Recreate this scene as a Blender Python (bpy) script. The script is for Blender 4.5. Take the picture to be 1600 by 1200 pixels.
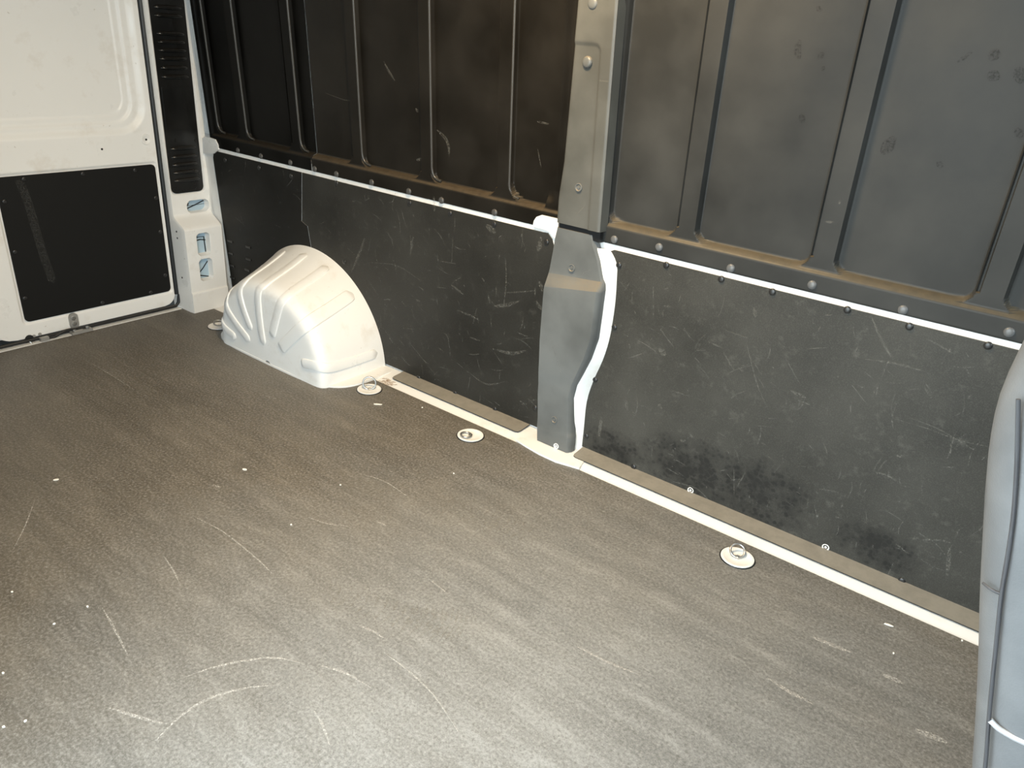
import bpy, math, random
import numpy as np
from mathutils import Matrix, Vector

for _o in list(bpy.data.objects):
    bpy.data.objects.remove(_o)
SC = bpy.context.scene
COL = SC.collection
random.seed(4)

# ------------------------------------------------------------------ camera
# cargo floor is z = 0, the lined side wall runs along x with its foot at y = 0, the rear doors are at x = -2.9
F = 1171.0
H = 1.15
CAM = np.array([0.0, -1.54 * H, H])
def cdir(px, py):
    v = np.array([px - 800.0, -(py - 600.0), -F])
    return v / np.linalg.norm(v)
_vx = cdir(-945, -82)
_vy = cdir(1770, 125)
_vy = _vy - _vx * (_vx @ _vy)
_vy /= np.linalg.norm(_vy)
ROT = np.array([-_vx, _vy, np.cross(-_vx, _vy)])
cam_d = bpy.data.cameras.new('camera')
cam = bpy.data.objects.new('camera', cam_d)
COL.objects.link(cam)
cam_d.sensor_width = 36.0
cam_d.lens = 36.0 * F / 1600.0
cam_d.clip_start = 0.02
m4 = Matrix.Identity(4)
for i in range(3):
    for j in range(3):
        m4[i][j] = ROT[i][j]
    m4[i][3] = CAM[i]
cam.matrix_world = m4
SC.camera = cam

# ------------------------------------------------------------------ light and exposure
world = bpy.data.worlds.new('daylight')
SC.world = world
world.use_nodes = True
_bg = world.node_tree.nodes['Background']
_bg.inputs['Color'].default_value = (0.83, 0.95, 1.0, 1)
_bg.inputs['Strength'].default_value = 12.0
LAMP_POWER = 37.0
LAMP_COLOR = (1.0, 0.75, 0.45)
SC.view_settings.view_transform = 'Standard'
SC.view_settings.look = 'None'
SC.view_settings.gamma = 1.0
SC.view_settings.use_curve_mapping = False
SC.view_settings.exposure = 0.05
def portal(name, loc, rot, sx, sy):
    d = bpy.data.lights.new(name, 'AREA')
    d.shape = 'RECTANGLE'; d.size = sx; d.size_y = sy
    d.cycles.is_portal = True
    o = bpy.data.objects.new(name, d)
    COL.objects.link(o)
    o.location = loc; o.rotation_euler = rot
portal('door_daylight', (-0.415, -1.90, 0.86), (math.radians(90), 0, 0), 1.13, 1.72)
portal('windscreen_daylight', (1.49, -0.93, 1.575), (0, math.radians(90), 0), 0.45, 1.8)

# ------------------------------------------------------------------ pixel -> place helpers
LEAN = math.tan(math.radians(3.3))
def on_plane(px, py, n, p0):
    r = ROT @ cdir(px, py)
    n = np.array(n, float)
    return CAM + r * (((np.array(p0, float) - CAM) @ n) / (r @ n))
def wallp(px, py, off=0.0):            # the side wall leans 3.3 degrees inwards
    p = on_plane(px, py, (0, 1, LEAN), (0, off, 0))
    return p[0], p[2]
def rearp(px, py, x):
    p = on_plane(px, py, (1, 0, 0), (x, 0, 0))
    return p[1], p[2]
def floorp(px, py, z=0.0):
    p = on_plane(px, py, (0, 0, 1), (0, 0, z))
    return p[0], p[1]
def W(u, z, off=0.0):
    return (u, off - LEAN * z, z)

# ------------------------------------------------------------------ materials
def nmat(name, color=(0.5, 0.5, 0.5), rough=0.5, metal=0.0, spec=0.5):
    m = bpy.data.materials.new(name)
    m.use_nodes = True
    b = m.node_tree.nodes['Principled BSDF']
    b.inputs['Base Color'].default_value = (*color, 1)
    b.inputs['Roughness'].default_value = rough
    b.inputs['Metallic'].default_value = metal
    b.inputs['Specular IOR Level'].default_value = spec
    return m, m.node_tree, b
def add(nt, kind, **kw):
    n = nt.nodes.new(kind)
    for k, v in kw.items():
        if k in n.inputs:
            n.inputs[k].default_value = v
        else:
            setattr(n, k, v)
    return n
def coords(nt, scale=(1, 1, 1)):
    g = add(nt, 'ShaderNodeNewGeometry')
    mp = add(nt, 'ShaderNodeMapping')
    mp.inputs['Scale'].default_value = scale
    nt.links.new(g.outputs['Position'], mp.inputs['Vector'])
    return mp.outputs['Vector']
def noise(nt, vec, scale, detail=4, rough=0.55):
    n = add(nt, 'ShaderNodeTexNoise')
    n.inputs['Scale'].default_value = scale
    n.inputs['Detail'].default_value = detail
    n.inputs['Roughness'].default_value = rough
    nt.links.new(vec, n.inputs['Vector'])
    return n.outputs['Fac']
def ramp(nt, fac, lo, hi, a=0.0, b=1.0):
    n = add(nt, 'ShaderNodeMapRange')
    n.inputs['From Min'].default_value = lo
    n.inputs['From Max'].default_value = hi
    n.inputs['To Min'].default_value = a
    n.inputs['To Max'].default_value = b
    nt.links.new(fac, n.inputs['Value'])
    return n.outputs['Result']
def math2(nt, op, a, b):
    n = add(nt, 'ShaderNodeMath', operation=op)
    for i, v in enumerate((a, b)):
        if isinstance(v, (int, float)):
            n.inputs[i].default_value = v
        else:
            nt.links.new(v, n.inputs[i])
    return n.outputs[0]
def mix(nt, fac, a, b):
    n = add(nt, 'ShaderNodeMix', data_type='RGBA')
    if isinstance(fac, (int, float)):
        n.inputs[0].default_value = fac
    else:
        nt.links.new(fac, n.inputs[0])
    for i, v in ((6, a), (7, b)):
        if isinstance(v, tuple):
            n.inputs[i].default_value = (*v, 1)
        else:
            nt.links.new(v, n.inputs[i])
    return n.outputs[2]
def bump(nt, b, fac, strength=0.2, dist=0.002):
    n = add(nt, 'ShaderNodeBump')
    n.inputs['Strength'].default_value = strength
    n.inputs['Distance'].default_value = dist
    nt.links.new(fac, n.inputs['Height'])
    nt.links.new(n.outputs['Normal'], b.inputs['Normal'])
def up_mask(nt, lo=0.35, hi=0.75):       # dust settles on faces that look upwards
    g = add(nt, 'ShaderNodeNewGeometry')
    s = add(nt, 'ShaderNodeSeparateXYZ')
    nt.links.new(g.outputs['True Normal'], s.inputs[0])
    return ramp(nt, s.outputs['Z'], lo, hi)

def plastic(name, color, rough, dust=(0.16, 0.13, 0.09), smudge=0.3, grain=0.12, spec=0.5):
    m, nt, b = nmat(name, color, rough, 0.0, spec)
    v = coords(nt)
    n1 = noise(nt, v, 5.0, 5)
    lighter = tuple(min(1, c * 1.35 + 0.004) for c in color)
    darker = tuple(c * 0.8 for c in color)
    c = mix(nt, ramp(nt, n1, 0.35, 0.7), darker, lighter)
    n2 = noise(nt, v, 60.0, 3)
    c = mix(nt, math2(nt, 'MULTIPLY', up_mask(nt), ramp(nt, n2, 0.2, 0.6, 0.55, 1.0)), c, dust)
    nt.links.new(c, b.inputs['Base Color'])
    nt.links.new(ramp(nt, n1, 0.3, 0.7, rough - smudge * 0.25, rough + smudge * 0.25), b.inputs['Roughness'])
    g = noise(nt, v, 900.0, 2)
    bump(nt, b, g, grain, 0.0006)
    return m

M = {}
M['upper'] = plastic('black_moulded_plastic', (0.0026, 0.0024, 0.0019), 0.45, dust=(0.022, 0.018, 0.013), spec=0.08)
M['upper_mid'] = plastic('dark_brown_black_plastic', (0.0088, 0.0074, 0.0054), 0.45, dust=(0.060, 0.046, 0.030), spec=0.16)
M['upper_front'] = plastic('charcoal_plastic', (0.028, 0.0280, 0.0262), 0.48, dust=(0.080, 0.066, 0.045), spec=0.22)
M['pillar'] = plastic('grey_moulded_plastic', (0.105, 0.110, 0.108), 0.45)
M['pillar_upper'] = plastic('warm_grey_moulded_plastic', (0.082, 0.082, 0.074), 0.48)
M['vent'] = plastic('black_gloss_plastic', (0.009, 0.009, 0.0085), 0.24, dust=(0.014, 0.012, 0.010), grain=0.03)
M['rubber'] = nmat('black_rubber', (0.008, 0.009, 0.010), 0.45)[0]

def painted():
    m, nt, b = nmat('white_body_paint', (0.8, 0.8, 0.78), 0.32)
    v = coords(nt)
    n1 = noise(nt, v, 9.0, 6, 0.65)
    c = mix(nt, ramp(nt, n1, 0.56, 0.75, 0, 0.35), (0.77, 0.765, 0.745), (0.52, 0.45, 0.36))
    n2 = noise(nt, v, 55.0, 3, 0.6)
    c = mix(nt, ramp(nt, n2, 0.70, 0.76, 0, 0.5), c, (0.34, 0.28, 0.22))
    nt.links.new(c, b.inputs['Base Color'])
    nt.links.new(ramp(nt, n1, 0.3, 0.7, 0.25, 0.5), b.inputs['Roughness'])
    return m
M['white'] = painted()
M['hole'] = nmat('blue_grey_primer', (0.36, 0.47, 0.55), 0.5)[0]
M['steel'] = nmat('zinc_plated_steel', (0.42, 0.42, 0.41), 0.32, 0.9)[0]
M['steel_dull'] = nmat('dull_galvanised_steel', (0.42, 0.41, 0.39), 0.5, 0.7)[0]
M['chip'] = nmat('white_chip', (0.85, 0.83, 0.76), 0.6)[0]
M['rivet_grey'] = nmat('grey_push_rivet', (0.10, 0.103, 0.105), 0.38)[0]
M['rivet_dim'] = nmat('dark_grey_push_rivet', (0.055, 0.054, 0.052), 0.4)[0]
M['rivet_dark'] = nmat('black_rivet', (0.018, 0.018, 0.018), 0.35)[0]
M['black'] = nmat('flat_black', (0.006, 0.006, 0.006), 0.7)[0]
M['lamp_body'] = nmat('lamp_housing', (0.55, 0.55, 0.53), 0.4)[0]
M['ground'] = nmat('grey_asphalt', (0.16, 0.16, 0.155), 0.9)[0]
M['roof'] = nmat('roof_lining', (0.25, 0.25, 0.24), 0.8)[0]

def board(name, stain=None, k=1.0):
    sc_ = lambda c: tuple(q * k for q in c)
    m, nt, b = nmat(name, (0.03, 0.03, 0.028), 0.5, 0.0, 0.25)
    v = coords(nt)
    n1 = noise(nt, v, 3.2, 6, 0.6)
    c = mix(nt, ramp(nt, n1, 0.3, 0.72), sc_((0.014, 0.0137, 0.0120)), sc_((0.032, 0.031, 0.027)))
    n2 = noise(nt, coords(nt, (1, 1, 1)), 28.0, 5, 0.7)
    c = mix(nt, ramp(nt, n2, 0.57, 0.80, 0, 0.35), c, sc_((0.090, 0.087, 0.077)))
    n3 = noise(nt, v, 420.0, 2)
    c = mix(nt, ramp(nt, n3, 0.45, 0.8, 0, 0.35), c, sc_((0.065, 0.063, 0.057)))
    c = mix(nt, math2(nt, 'MULTIPLY', up_mask(nt), ramp(nt, n2, 0.2, 0.6, 0.7, 1.0)), c, (0.23, 0.212, 0.178))
    if stain:
        # dark splashed patch: an ellipse broken into drops
        g = add(nt, 'ShaderNodeNewGeometry')
        s = add(nt, 'ShaderNodeSeparateXYZ')
        nt.links.new(g.outputs['Position'], s.inputs[0])
        total = None
        for (cx, cz, rx, rz) in stain:
            dx = math2(nt, 'DIVIDE', math2(nt, 'SUBTRACT', s.outputs['X'], cx), rx)
            dz = math2(nt, 'DIVIDE', math2(nt, 'SUBTRACT', s.outputs['Z'], cz), rz)
            d2 = math2(nt, 'ADD', math2(nt, 'MULTIPLY', dx, dx), math2(nt, 'MULTIPLY', dz, dz))
            e = ramp(nt, d2, 0.0, 1.0, 1.0, 0.0)
            total = e if total is None else math2(nt, 'MAXIMUM', total, e)
        vo = add(nt, 'ShaderNodeTexVoronoi')
        vo.inputs['Scale'].default_value = 75.0
        nt.links.new(v, vo.inputs['Vector'])
        drops = math2(nt, 'MULTIPLY', ramp(nt, vo.outputs['Distance'], 0.25, 0.55, 1.0, 0.35), ramp(nt, noise(nt, v, 24.0, 4, 0.65), 0.38, 0.60))
        k = math2(nt, 'MULTIPLY', total, math2(nt, 'ADD', drops, 0.35))
        c = mix(nt, ramp(nt, k, 0.10, 0.70, 0, 0.85), c, (0.012, 0.012, 0.0115))
    nt.links.new(c, b.inputs['Base Color'])
    nt.links.new(ramp(nt, n1, 0.3, 0.7, 0.42, 0.6), b.inputs['Roughness'])
    bump(nt, b, n3, 0.25, 0.0006)
    return m
M['board'] = board('black_fibreboard')
M['board_rear'] = board('black_fibreboard_clean', None, 0.40)
M['door_board'] = nmat('black_door_board', (0.008, 0.008, 0.0076), 0.6, 0.0, 0.2)[0]

def mat_floor():
    m, nt, b = nmat('worn_rubber_mat', (0.08, 0.075, 0.07), 0.55)
    streak = noise(nt, coords(nt, (1.3, 14.0, 1)), 1.3, 6, 0.65)
    patch = noise(nt, coords(nt, (1.0, 1.6, 1)), 2.2, 6, 0.65)
    blot = noise(nt, coords(nt, (3.2, 9.0, 1)), 3.6, 4, 0.6)
    dust = math2(nt, 'ADD', math2(nt, 'MULTIPLY', ramp(nt, streak, 0.35, 0.7), 0.4),
                 math2(nt, 'ADD', math2(nt, 'MULTIPLY', ramp(nt, patch, 0.35, 0.7), 0.35),
                       math2(nt, 'MULTIPLY', ramp(nt, blot, 0.5, 0.75), 0.4)))
    # paler, cooler ragged pool painted near the side door stands in for daylight
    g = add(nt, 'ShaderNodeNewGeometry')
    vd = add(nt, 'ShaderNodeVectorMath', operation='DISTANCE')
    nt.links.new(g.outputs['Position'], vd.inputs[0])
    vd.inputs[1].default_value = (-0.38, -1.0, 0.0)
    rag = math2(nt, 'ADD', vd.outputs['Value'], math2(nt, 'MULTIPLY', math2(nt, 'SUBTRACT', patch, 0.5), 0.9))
    daylight_pool = ramp(nt, rag, 0.35, 1.25, 1.0, 0.0)
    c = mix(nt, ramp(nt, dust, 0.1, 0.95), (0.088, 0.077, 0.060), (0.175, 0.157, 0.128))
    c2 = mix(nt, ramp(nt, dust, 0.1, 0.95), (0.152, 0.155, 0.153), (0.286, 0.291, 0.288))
    c = mix(nt, daylight_pool, c, c2)
    grain = noise(nt, coords(nt), 150.0, 5, 0.85)
    c = mix(nt, ramp(nt, grain, 0.5, 0.68, 0, 0.5), c, (0.42, 0.415, 0.395))
    c = mix(nt, ramp(nt, grain, 0.49, 0.33, 0, 0.7), c, (0.045, 0.040, 0.034))
    nt.links.new(c, b.inputs['Base Color'])
    nt.links.new(ramp(nt, dust, 0.1, 0.9, 0.46, 0.62), b.inputs['Roughness'])
    bump(nt, b, grain, 0.45, 0.0015)
    return m
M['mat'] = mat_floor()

def leather():
    m, nt, b = nmat('grey_leather', (0.33, 0.34, 0.36), 0.42)
    v = coords(nt)
    vo = add(nt, 'ShaderNodeTexVoronoi')
    vo.inputs['Scale'].default_value = 420.0
    nt.links.new(v, vo.inputs['Vector'])
    bump(nt, b, vo.outputs['Distance'], 0.2, 0.0008)
    n1 = noise(nt, v, 14.0, 4)
    nt.links.new(mix(nt, ramp(nt, n1, 0.35, 0.7), (0.135, 0.14, 0.145), (0.175, 0.18, 0.185)), b.inputs['Base Color'])
    return m
M['leather'] = leather()
M['seat_trim'] = nmat('dark_seat_seam', (0.06, 0.06, 0.065), 0.6)[0]
M['piping'] = nmat('light_piping', (0.55, 0.56, 0.58), 0.4)[0]

def scuff(name, color, alpha):
    m, nt, b = nmat(name, color, 0.7)
    n = noise(nt, coords(nt), 230.0, 4, 0.75)
    nt.links.new(ramp(nt, n, 0.42, 0.66, 0.0, alpha), b.inputs['Alpha'])
    return m
M['scuff'] = scuff('pale_scuff', (0.24, 0.23, 0.20), 0.40)
M['scratch'] = scuff('hairline_scratch', (0.22, 0.21, 0.185), 0.45)
M['scuff_floor'] = scuff('pale_floor_scuff', (0.62, 0.60, 0.56), 0.75)
M['dust_patch'] = scuff('dusty_smear', (0.26, 0.245, 0.21), 0.5)
M['rust'] = scuff('rust_stain', (0.36, 0.20, 0.07), 0.9)
def emit(name, color, strength):
    m, nt, b = nmat(name, color, 0.5)
    b.inputs['Emission Color'].default_value = (*color, 1)
    b.inputs['Emission Strength'].default_value = strength
    return m

# ------------------------------------------------------------------ object helpers
BASE = {}
def root(name, label, cat, loc=(0, 0, 0), group=None, kind=None):
    o = bpy.data.objects.new(name, None)
    o.empty_display_size = 0.05
    COL.objects.link(o)
    o.location = loc
    BASE[o] = np.array(loc, float)
    if label: o['label'] = label
    if cat: o['category'] = cat
    if group: o['group'] = group
    if kind: o['kind'] = kind
    return o
def mesh_data(name, verts, faces, mat, smooth=35):
    me = bpy.data.meshes.new(name)
    me.from_pydata([tuple(map(float, v)) for v in verts], [], faces)
    me.materials.append(mat)
    me.update()
    if smooth:
        me.shade_smooth()
        me.set_sharp_from_angle(angle=math.radians(smooth))
    return me
def part(name, vf, mat, parent=None, smooth=35, label=None, kind=None):
    verts, faces = vf
    off = BASE[parent] if parent is not None else np.zeros(3)
    v = np.array(verts, float) - off
    o = bpy.data.objects.new(name, mesh_data(name, v, faces, mat, smooth))
    COL.objects.link(o)
    o.parent = parent
    BASE[o] = off
    if label: o['label'] = label
    if kind: o['kind'] = kind
    return o
def struct(name, vf, mat, smooth=35):
    return part(name, vf, mat, None, smooth, kind='structure')
def inst(name, me, mat4, parent):           # a shared-mesh piece placed in world space
    o = bpy.data.objects.new(name, me)
    COL.objects.link(o)
    o.parent = parent
    o.matrix_local = Matrix.Translation(-Vector(BASE[parent])) @ mat4 if parent is not None else mat4
    return o
def merge(*vfs):
    V, Fs = [], []
    for v, f in vfs:
        k = len(V)
        V += [tuple(p) for p in v]
        Fs += [tuple(i + k for i in q) for q in f]
    return V, Fs
def box(x0, x1, y0, y1, z0, z1):
    v = [(x, y, z) for x in (x0, x1) for y in (y0, y1) for z in (z0, z1)]
    f = [(0, 1, 3, 2), (4, 6, 7, 5), (0, 4, 5, 1), (2, 3, 7, 6), (0, 2, 6, 4), (1, 5, 7, 3)]
    return v, f
def grid(us, vs, fn, flip=False):
    nu, nv = len(us), len(vs)
    V = [fn(u, v) for v in vs for u in us]
    Fs = []
    for j in range(nv - 1):
        for i in range(nu - 1):
            a = j * nu + i
            q = (a, a + 1, a + nu + 1, a + nu)
            Fs.append(q[::-1] if flip else q)
    return V, Fs
def refine(lo, hi, step, marks=(), width=0.014, fine=0.0025):
    s = set(np.round(np.linspace(lo, hi, max(2, int((hi - lo) / step) + 1)), 5))
    for mk in marks:
        a, b2 = (mk if isinstance(mk, tuple) else (mk - width, mk + width))
        for t in np.arange(a, b2, fine):
            if lo < t < hi:
                s.add(round(float(t), 5))
    out = sorted(s)
    res = [out[0]]
    for t in out[1:]:
        if t - res[-1] > 0.0008:
            res.append(t)
    res[-1] = hi
    return res
def rrect(u, v, u0, u1, v0, v1, r):
    cx, cy = (u0 + u1) / 2, (v0 + v1) / 2
    qx, qy = abs(u - cx) - (u1 - u0) / 2 + r, abs(v - cy) - (v1 - v0) / 2 + r
    return math.hypot(max(qx, 0), max(qy, 0)) + min(max(qx, qy), 0) - r
def sstep(d, w):                            # 0 outside, 1 deeper than w inside
    t = min(1, max(0, -d / w))
    return t * t * (3 - 2 * t)
def slab(outline, fn, t0, t1):              # outline of (a,b); fn(a,b,t) -> xyz; faces t0 and t1
    n = len(outline)
    V = [fn(a, b, t0) for a, b in outline] + [fn(a, b, t1) for a, b in outline]
    Fs = [tuple(range(n)), tuple(range(2 * n - 1, n - 1, -1))]
    for i in range(n):
        j = (i + 1) % n
        Fs.append((i, i + n, j + n, j))
    return V, Fs
def rounded(u0, u1, v0, v1, r, n=5):
    pts = []
    for cx, cy, a0 in ((u1 - r, v1 - r, 0), (u0 + r, v1 - r, 90), (u0 + r, v0 + r, 180), (u1 - r, v0 + r, 270)):
        for k in range(n + 1):
            a = math.radians(a0 + 90 * k / n)
            pts.append((cx + r * math.cos(a), cy + r * math.sin(a)))
    return pts
def tube(pts, r, seg=8, closed=False):
    P = [Vector(p) for p in pts]
    n = len(P)
    V, Fs = [], []
    up = Vector((0.31, 0.17, 0.93))
    for i, p in enumerate(P):
        a = P[(i - 1) % n] if (closed or i > 0) else p
        b = P[(i + 1) % n] if (closed or i < n - 1) else p
        t = (b - a).normalized()
        s = t.cross(up).normalized()
        w = s.cross(t)
        for k in range(seg):
            an = 2 * math.pi * k / seg
            V.append(p + (s * math.cos(an) + w * math.sin(an)) * r)
    for i in range(n if closed else n - 1):
        for k in range(seg):
            a = i * seg + k; b = i * seg + (k + 1) % seg
            c = ((i + 1) % n) * seg + (k + 1) % seg; d = ((i + 1) % n) * seg + k
            Fs.append((a, d, c, b))
    if not closed:
        Fs.append(tuple(range(seg)))
        Fs.append(tuple(range((n - 1) * seg + seg - 1, (n - 1) * seg - 1, -1)))
    return V, Fs
def lathe(prof, seg=16):                    # prof of (r, h) around +z
    V, Fs = [], []
    n = len(prof)
    for r, h in prof:
        for k in range(seg):
            a = 2 * math.pi * k / seg
            V.append((r * math.cos(a), r * math.sin(a), h))
    for i in range(n - 1):
        for k in range(seg):
            a = i * seg + k; b = i * seg + (k + 1) % seg
            Fs.append((a, b, b + seg, a + seg))
    Fs.append(tuple(range((n - 1) * seg, n * seg)))
    return V, Fs
def smooth_path(pts, n=6):                  # Catmull-Rom through the points
    P = [np.array(p, float) for p in pts]
    P = [2 * P[0] - P[1]] + P + [2 * P[-1] - P[-2]]
    out = []
    for i in range(1, len(P) - 2):
        for k in range(n):
            t = k / n
            out.append(0.5 * ((2 * P[i]) + (-P[i - 1] + P[i + 1]) * t + (2 * P[i - 1] - 5 * P[i] + 4 * P[i + 1] - P[i + 2]) * t * t
                              + (-P[i - 1] + 3 * P[i] - 3 * P[i + 1] + P[i + 2]) * t ** 3))
    out.append(P[-2])
    return out
WALL_ROT = Matrix.Rotation(math.radians(90) - math.atan(LEAN), 4, 'X')     # +z of a rivet looks into the van
REAR_ROT = Matrix.Rotation(math.radians(90), 4, 'Y')
def rivet_mesh(name, r, mat, h=0.35, hole=False):
    if hole:
        prof = [(r * 1.25, 0), (r * 1.2, r * 0.15), (r, r * 0.2), (r * 0.75, -r * 0.1), (r * 0.45, -r * 0.1), (r * 0.4, r * 0.1), (0.0005, r * 0.12)]
    else:
        prof = [(r, 0), (r * 0.96, r * h * 0.45), (r * 0.75, r * h * 0.8), (r * 0.4, r * h * 0.97), (0.0005, r * h)]
    v, f = lathe(prof, 14)
    return mesh_data(name, v, f, mat, 50)
RV = {
    'grey': rivet_mesh('rivet', 0.0105, M['rivet_grey'], 0.5),
    'dim': rivet_mesh('rivet', 0.0105, M['rivet_dim'], 0.5),
    'dark': rivet_mesh('rivet', 0.0085, M['rivet_dark'], 0.45),
    'white': rivet_mesh('rivet', 0.0075, M['white'], 0.3, True),
    'pin': rivet_mesh('push_pin', 0.014, M['pillar'], 0.45),
    'screw': rivet_mesh('screw', 0.009, M['pillar'], 0.3, True),
    'doordark': rivet_mesh('rivet', 0.008, M['rivet_dark'], 0.4),
}
def wall_rivets(parent, pts, key, off=0.0, name='rivet'):
    for px, py in pts:
        u, z = wallp(px, py, off)
        inst(name, RV[key], Matrix.Translation(W(u, z, off - 0.0002)) @ WALL_ROT, parent)
def ribbon(pts3, width, normal, lift=0.0006, taper=True):
    nrm = Vector(normal).normalized()
    P = [Vector(p) for p in pts3]
    V, Fs = [], []
    n = len(P)
    for i, p in enumerate(P):
        t = (P[min(i + 1, n - 1)] - P[max(i - 1, 0)]).normalized()
        s = t.cross(nrm).normalized()
        k = 1.0
        if taper:
            k = 0.25 + 0.75 * math.sin(math.pi * (i + 0.3) / (n - 0.4))
        w = width * 0.5 * k
        V += [p + s * w + nrm * lift, p - s * w + nrm * lift]
    for i in range(n - 1):
        Fs.append((2 * i, 2 * i + 1, 2 * i + 3, 2 * i + 2))
    return V, Fs
WALL_N = (0, -1, -LEAN)
def wall_scuffs(parent, lines, off=0.0, mat='scuff'):
    vfs = []
    for pts, w in lines:
        pts = smooth_path(pts, 4) if len(pts) > 2 else [np.array(pts[0], float) * (1 - t) + np.array(pts[1], float) * t for t in (0, .25, .5, .75, 1)]
        vfs.append(ribbon([W(*wallp(p[0], p[1], off), off) for p in pts], w, WALL_N))
    part('scuff_marks', merge(*vfs), M[mat], parent, smooth=0, kind='stuff')

# ================================================================== the van shell
# floor: white painted steel pan with its raised edge along the wall
fl = []
prof = [(-1.95, -0.006), (-0.112, -0.006), (-0.100, -0.003), (-0.066, 0.002), (-0.030, 0.005), (0.02, 0.006)]
V, Fs = [], []
xs = [-2.885, -2.0, -1.0, 0.0, 0.75]
for x in xs:
    for y, z in prof:
        V.append((x, y, z))
n = len(prof)
for i in range(len(xs) - 1):
    for k in range(n - 1):
        a = i * n + k
        Fs.append((a, a + n, a + n + 1, a + 1))
floor = struct('floor', (V, Fs), M['white'])
# cab floor in front of the cargo floor
struct('floor_cab', box(0.752, 1.5, -1.9, 0.02, -0.08, -0.006), M['black'])

# body side behind the lining
prof = [(-0.006, 0.012), (0.0, 0.010), (0.055, 0.0035), (0.40, 0.0035), (0.685, 0.0035), (0.70, 0.035), (1.55, 0.035)]
V, Fs = [], []
xs = [-2.90, -2.0, -1.0, 0.0, 1.5]
for x in xs:
    for z, o in prof:
        V.append(W(x, z, o))
    V.append((x, -0.20, 1.78))
n = len(prof) + 1
for i in range(len(xs) - 1):
    for k in range(n - 1):
        a = i * n + k
        Fs.append((a, a + 1, a + n + 1, a + n))
wall_left = struct('wall_left', (V, Fs), M['white'])
# opposite side with the open sliding door, roof, cab front
struct('wall_right', merge(box(-2.90, -0.98, -1.96, -1.90, -0.05, 1.80), box(-0.98, 0.15, -1.96, -1.90, 1.72, 1.80),
                           box(0.15, 1.5, -1.96, -1.90, -0.05, 1.8)), M['upper'], 0)
struct('ceiling', box(-2.98, 1.5, -1.96, -0.10, 1.80, 1.83), M['roof'], 0)
struct('rear_light_stop', box(-2.99, -2.97, -1.96, 0.05, -0.10, 1.83), M['black'], 0)  # black sheet added behind the doors to stop daylight leaking through gaps
struct('wall_front', box(1.5, 1.53, -1.96, 0.05, -0.08, 1.35), M['black'], 0)
struct('ground', box(-8, 8, -14, 8, -0.62, -0.60), M['ground'], 0)

# ------------------------------------------------------------------ floor mat
mat_pts = [(-2.876, -1.895), (0.75, -1.895), (0.75, -0.1035)]
for px, py in [(905, 733), (885, 727), (868, 722), (842, 710), (818, 696)]:
    x, y = floorp(px, py)
    mat_pts.append((x, min(y, -0.1035)))
for px, py in [(806, 688), (700, 643), (640, 617), (612, 604)]:
    x, y = floorp(px, py)
    mat_pts.append((x, -0.1035))
mat_pts += [(-2.60, -0.1035), (-2.876, -0.1035)]
floor_mat = root('floor_mat', 'dusty black rubber mat covering the whole load floor', 'floor mat', (-1.0, -1.0, 0))
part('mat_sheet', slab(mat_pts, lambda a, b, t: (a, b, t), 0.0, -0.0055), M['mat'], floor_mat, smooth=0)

def floor_lines(lines, mat, name):
    vfs = []
    for pts, w in lines:
        pts = smooth_path(pts, 5) if len(pts) > 2 else [np.array(pts[0], float) * (1 - t) + np.array(pts[1], float) * t for t in (0, .25, .5, .75, 1)]
        vfs.append(ribbon([(*floorp(p[0], p[1]), 0) for p in pts], w, (0, 0, 1), 0.0005))
    part(name, merge(*vfs), M[mat], floor_mat, smooth=0, kind='stuff')
floor_lines([
    ([(243, 1158), (270, 1130), (305, 1103), (345, 1085), (400, 1073), (430, 1072)], 0.006),
    ([(290, 1058), (330, 1044), (380, 1033), (430, 1028), (470, 1036)], 0.006),
    ([(166, 1105), (195, 1114), (235, 1126), (262, 1131)], 0.006),
    ([(490, 1110), (505, 1135), (515, 1165)], 0.005),
    ([(500, 1040), (540, 1052), (580, 1075)], 0.005),
    ([(600, 1020), (640, 1050), (680, 1090), (720, 1150)], 0.004),
    ([(255, 868), (270, 890), (282, 915)], 0.004),
    ([(300, 806), (350, 832), (400, 872), (425, 896)], 0.004),
    ([(408, 616), (435, 625)], 0.004),
    ([(160, 950), (180, 985), (200, 1025)], 0.005),
    ([(670, 905), (700, 928)], 0.004),
    ([(480, 808), (510, 818), (545, 823)], 0.004),
    ([(587, 814), (605, 822)], 0.006),
    ([(130, 560), (180, 590), (230, 622)], 0.003),
    ([(560, 978), (580, 985), (600, 998)], 0.006),
    ([(330, 758), (345, 762)], 0.008),
    ([(560, 740), (600, 752), (640, 778)], 0.004),
    ([(20, 860), (40, 820), (55, 780)], 0.003),
    ([(900, 1010), (950, 1035), (1000, 1055)], 0.006),
    ([(1200, 1060), (1235, 1082), (1270, 1100)], 0.010),
    ([(1270, 996), (1330, 1020)], 0.012),
    ([(1380, 1055), (1410, 1067)], 0.014),
    ([(1430, 1140), (1480, 1160)], 0.016),
], 'scuff_floor', 'scuff_marks')
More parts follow.
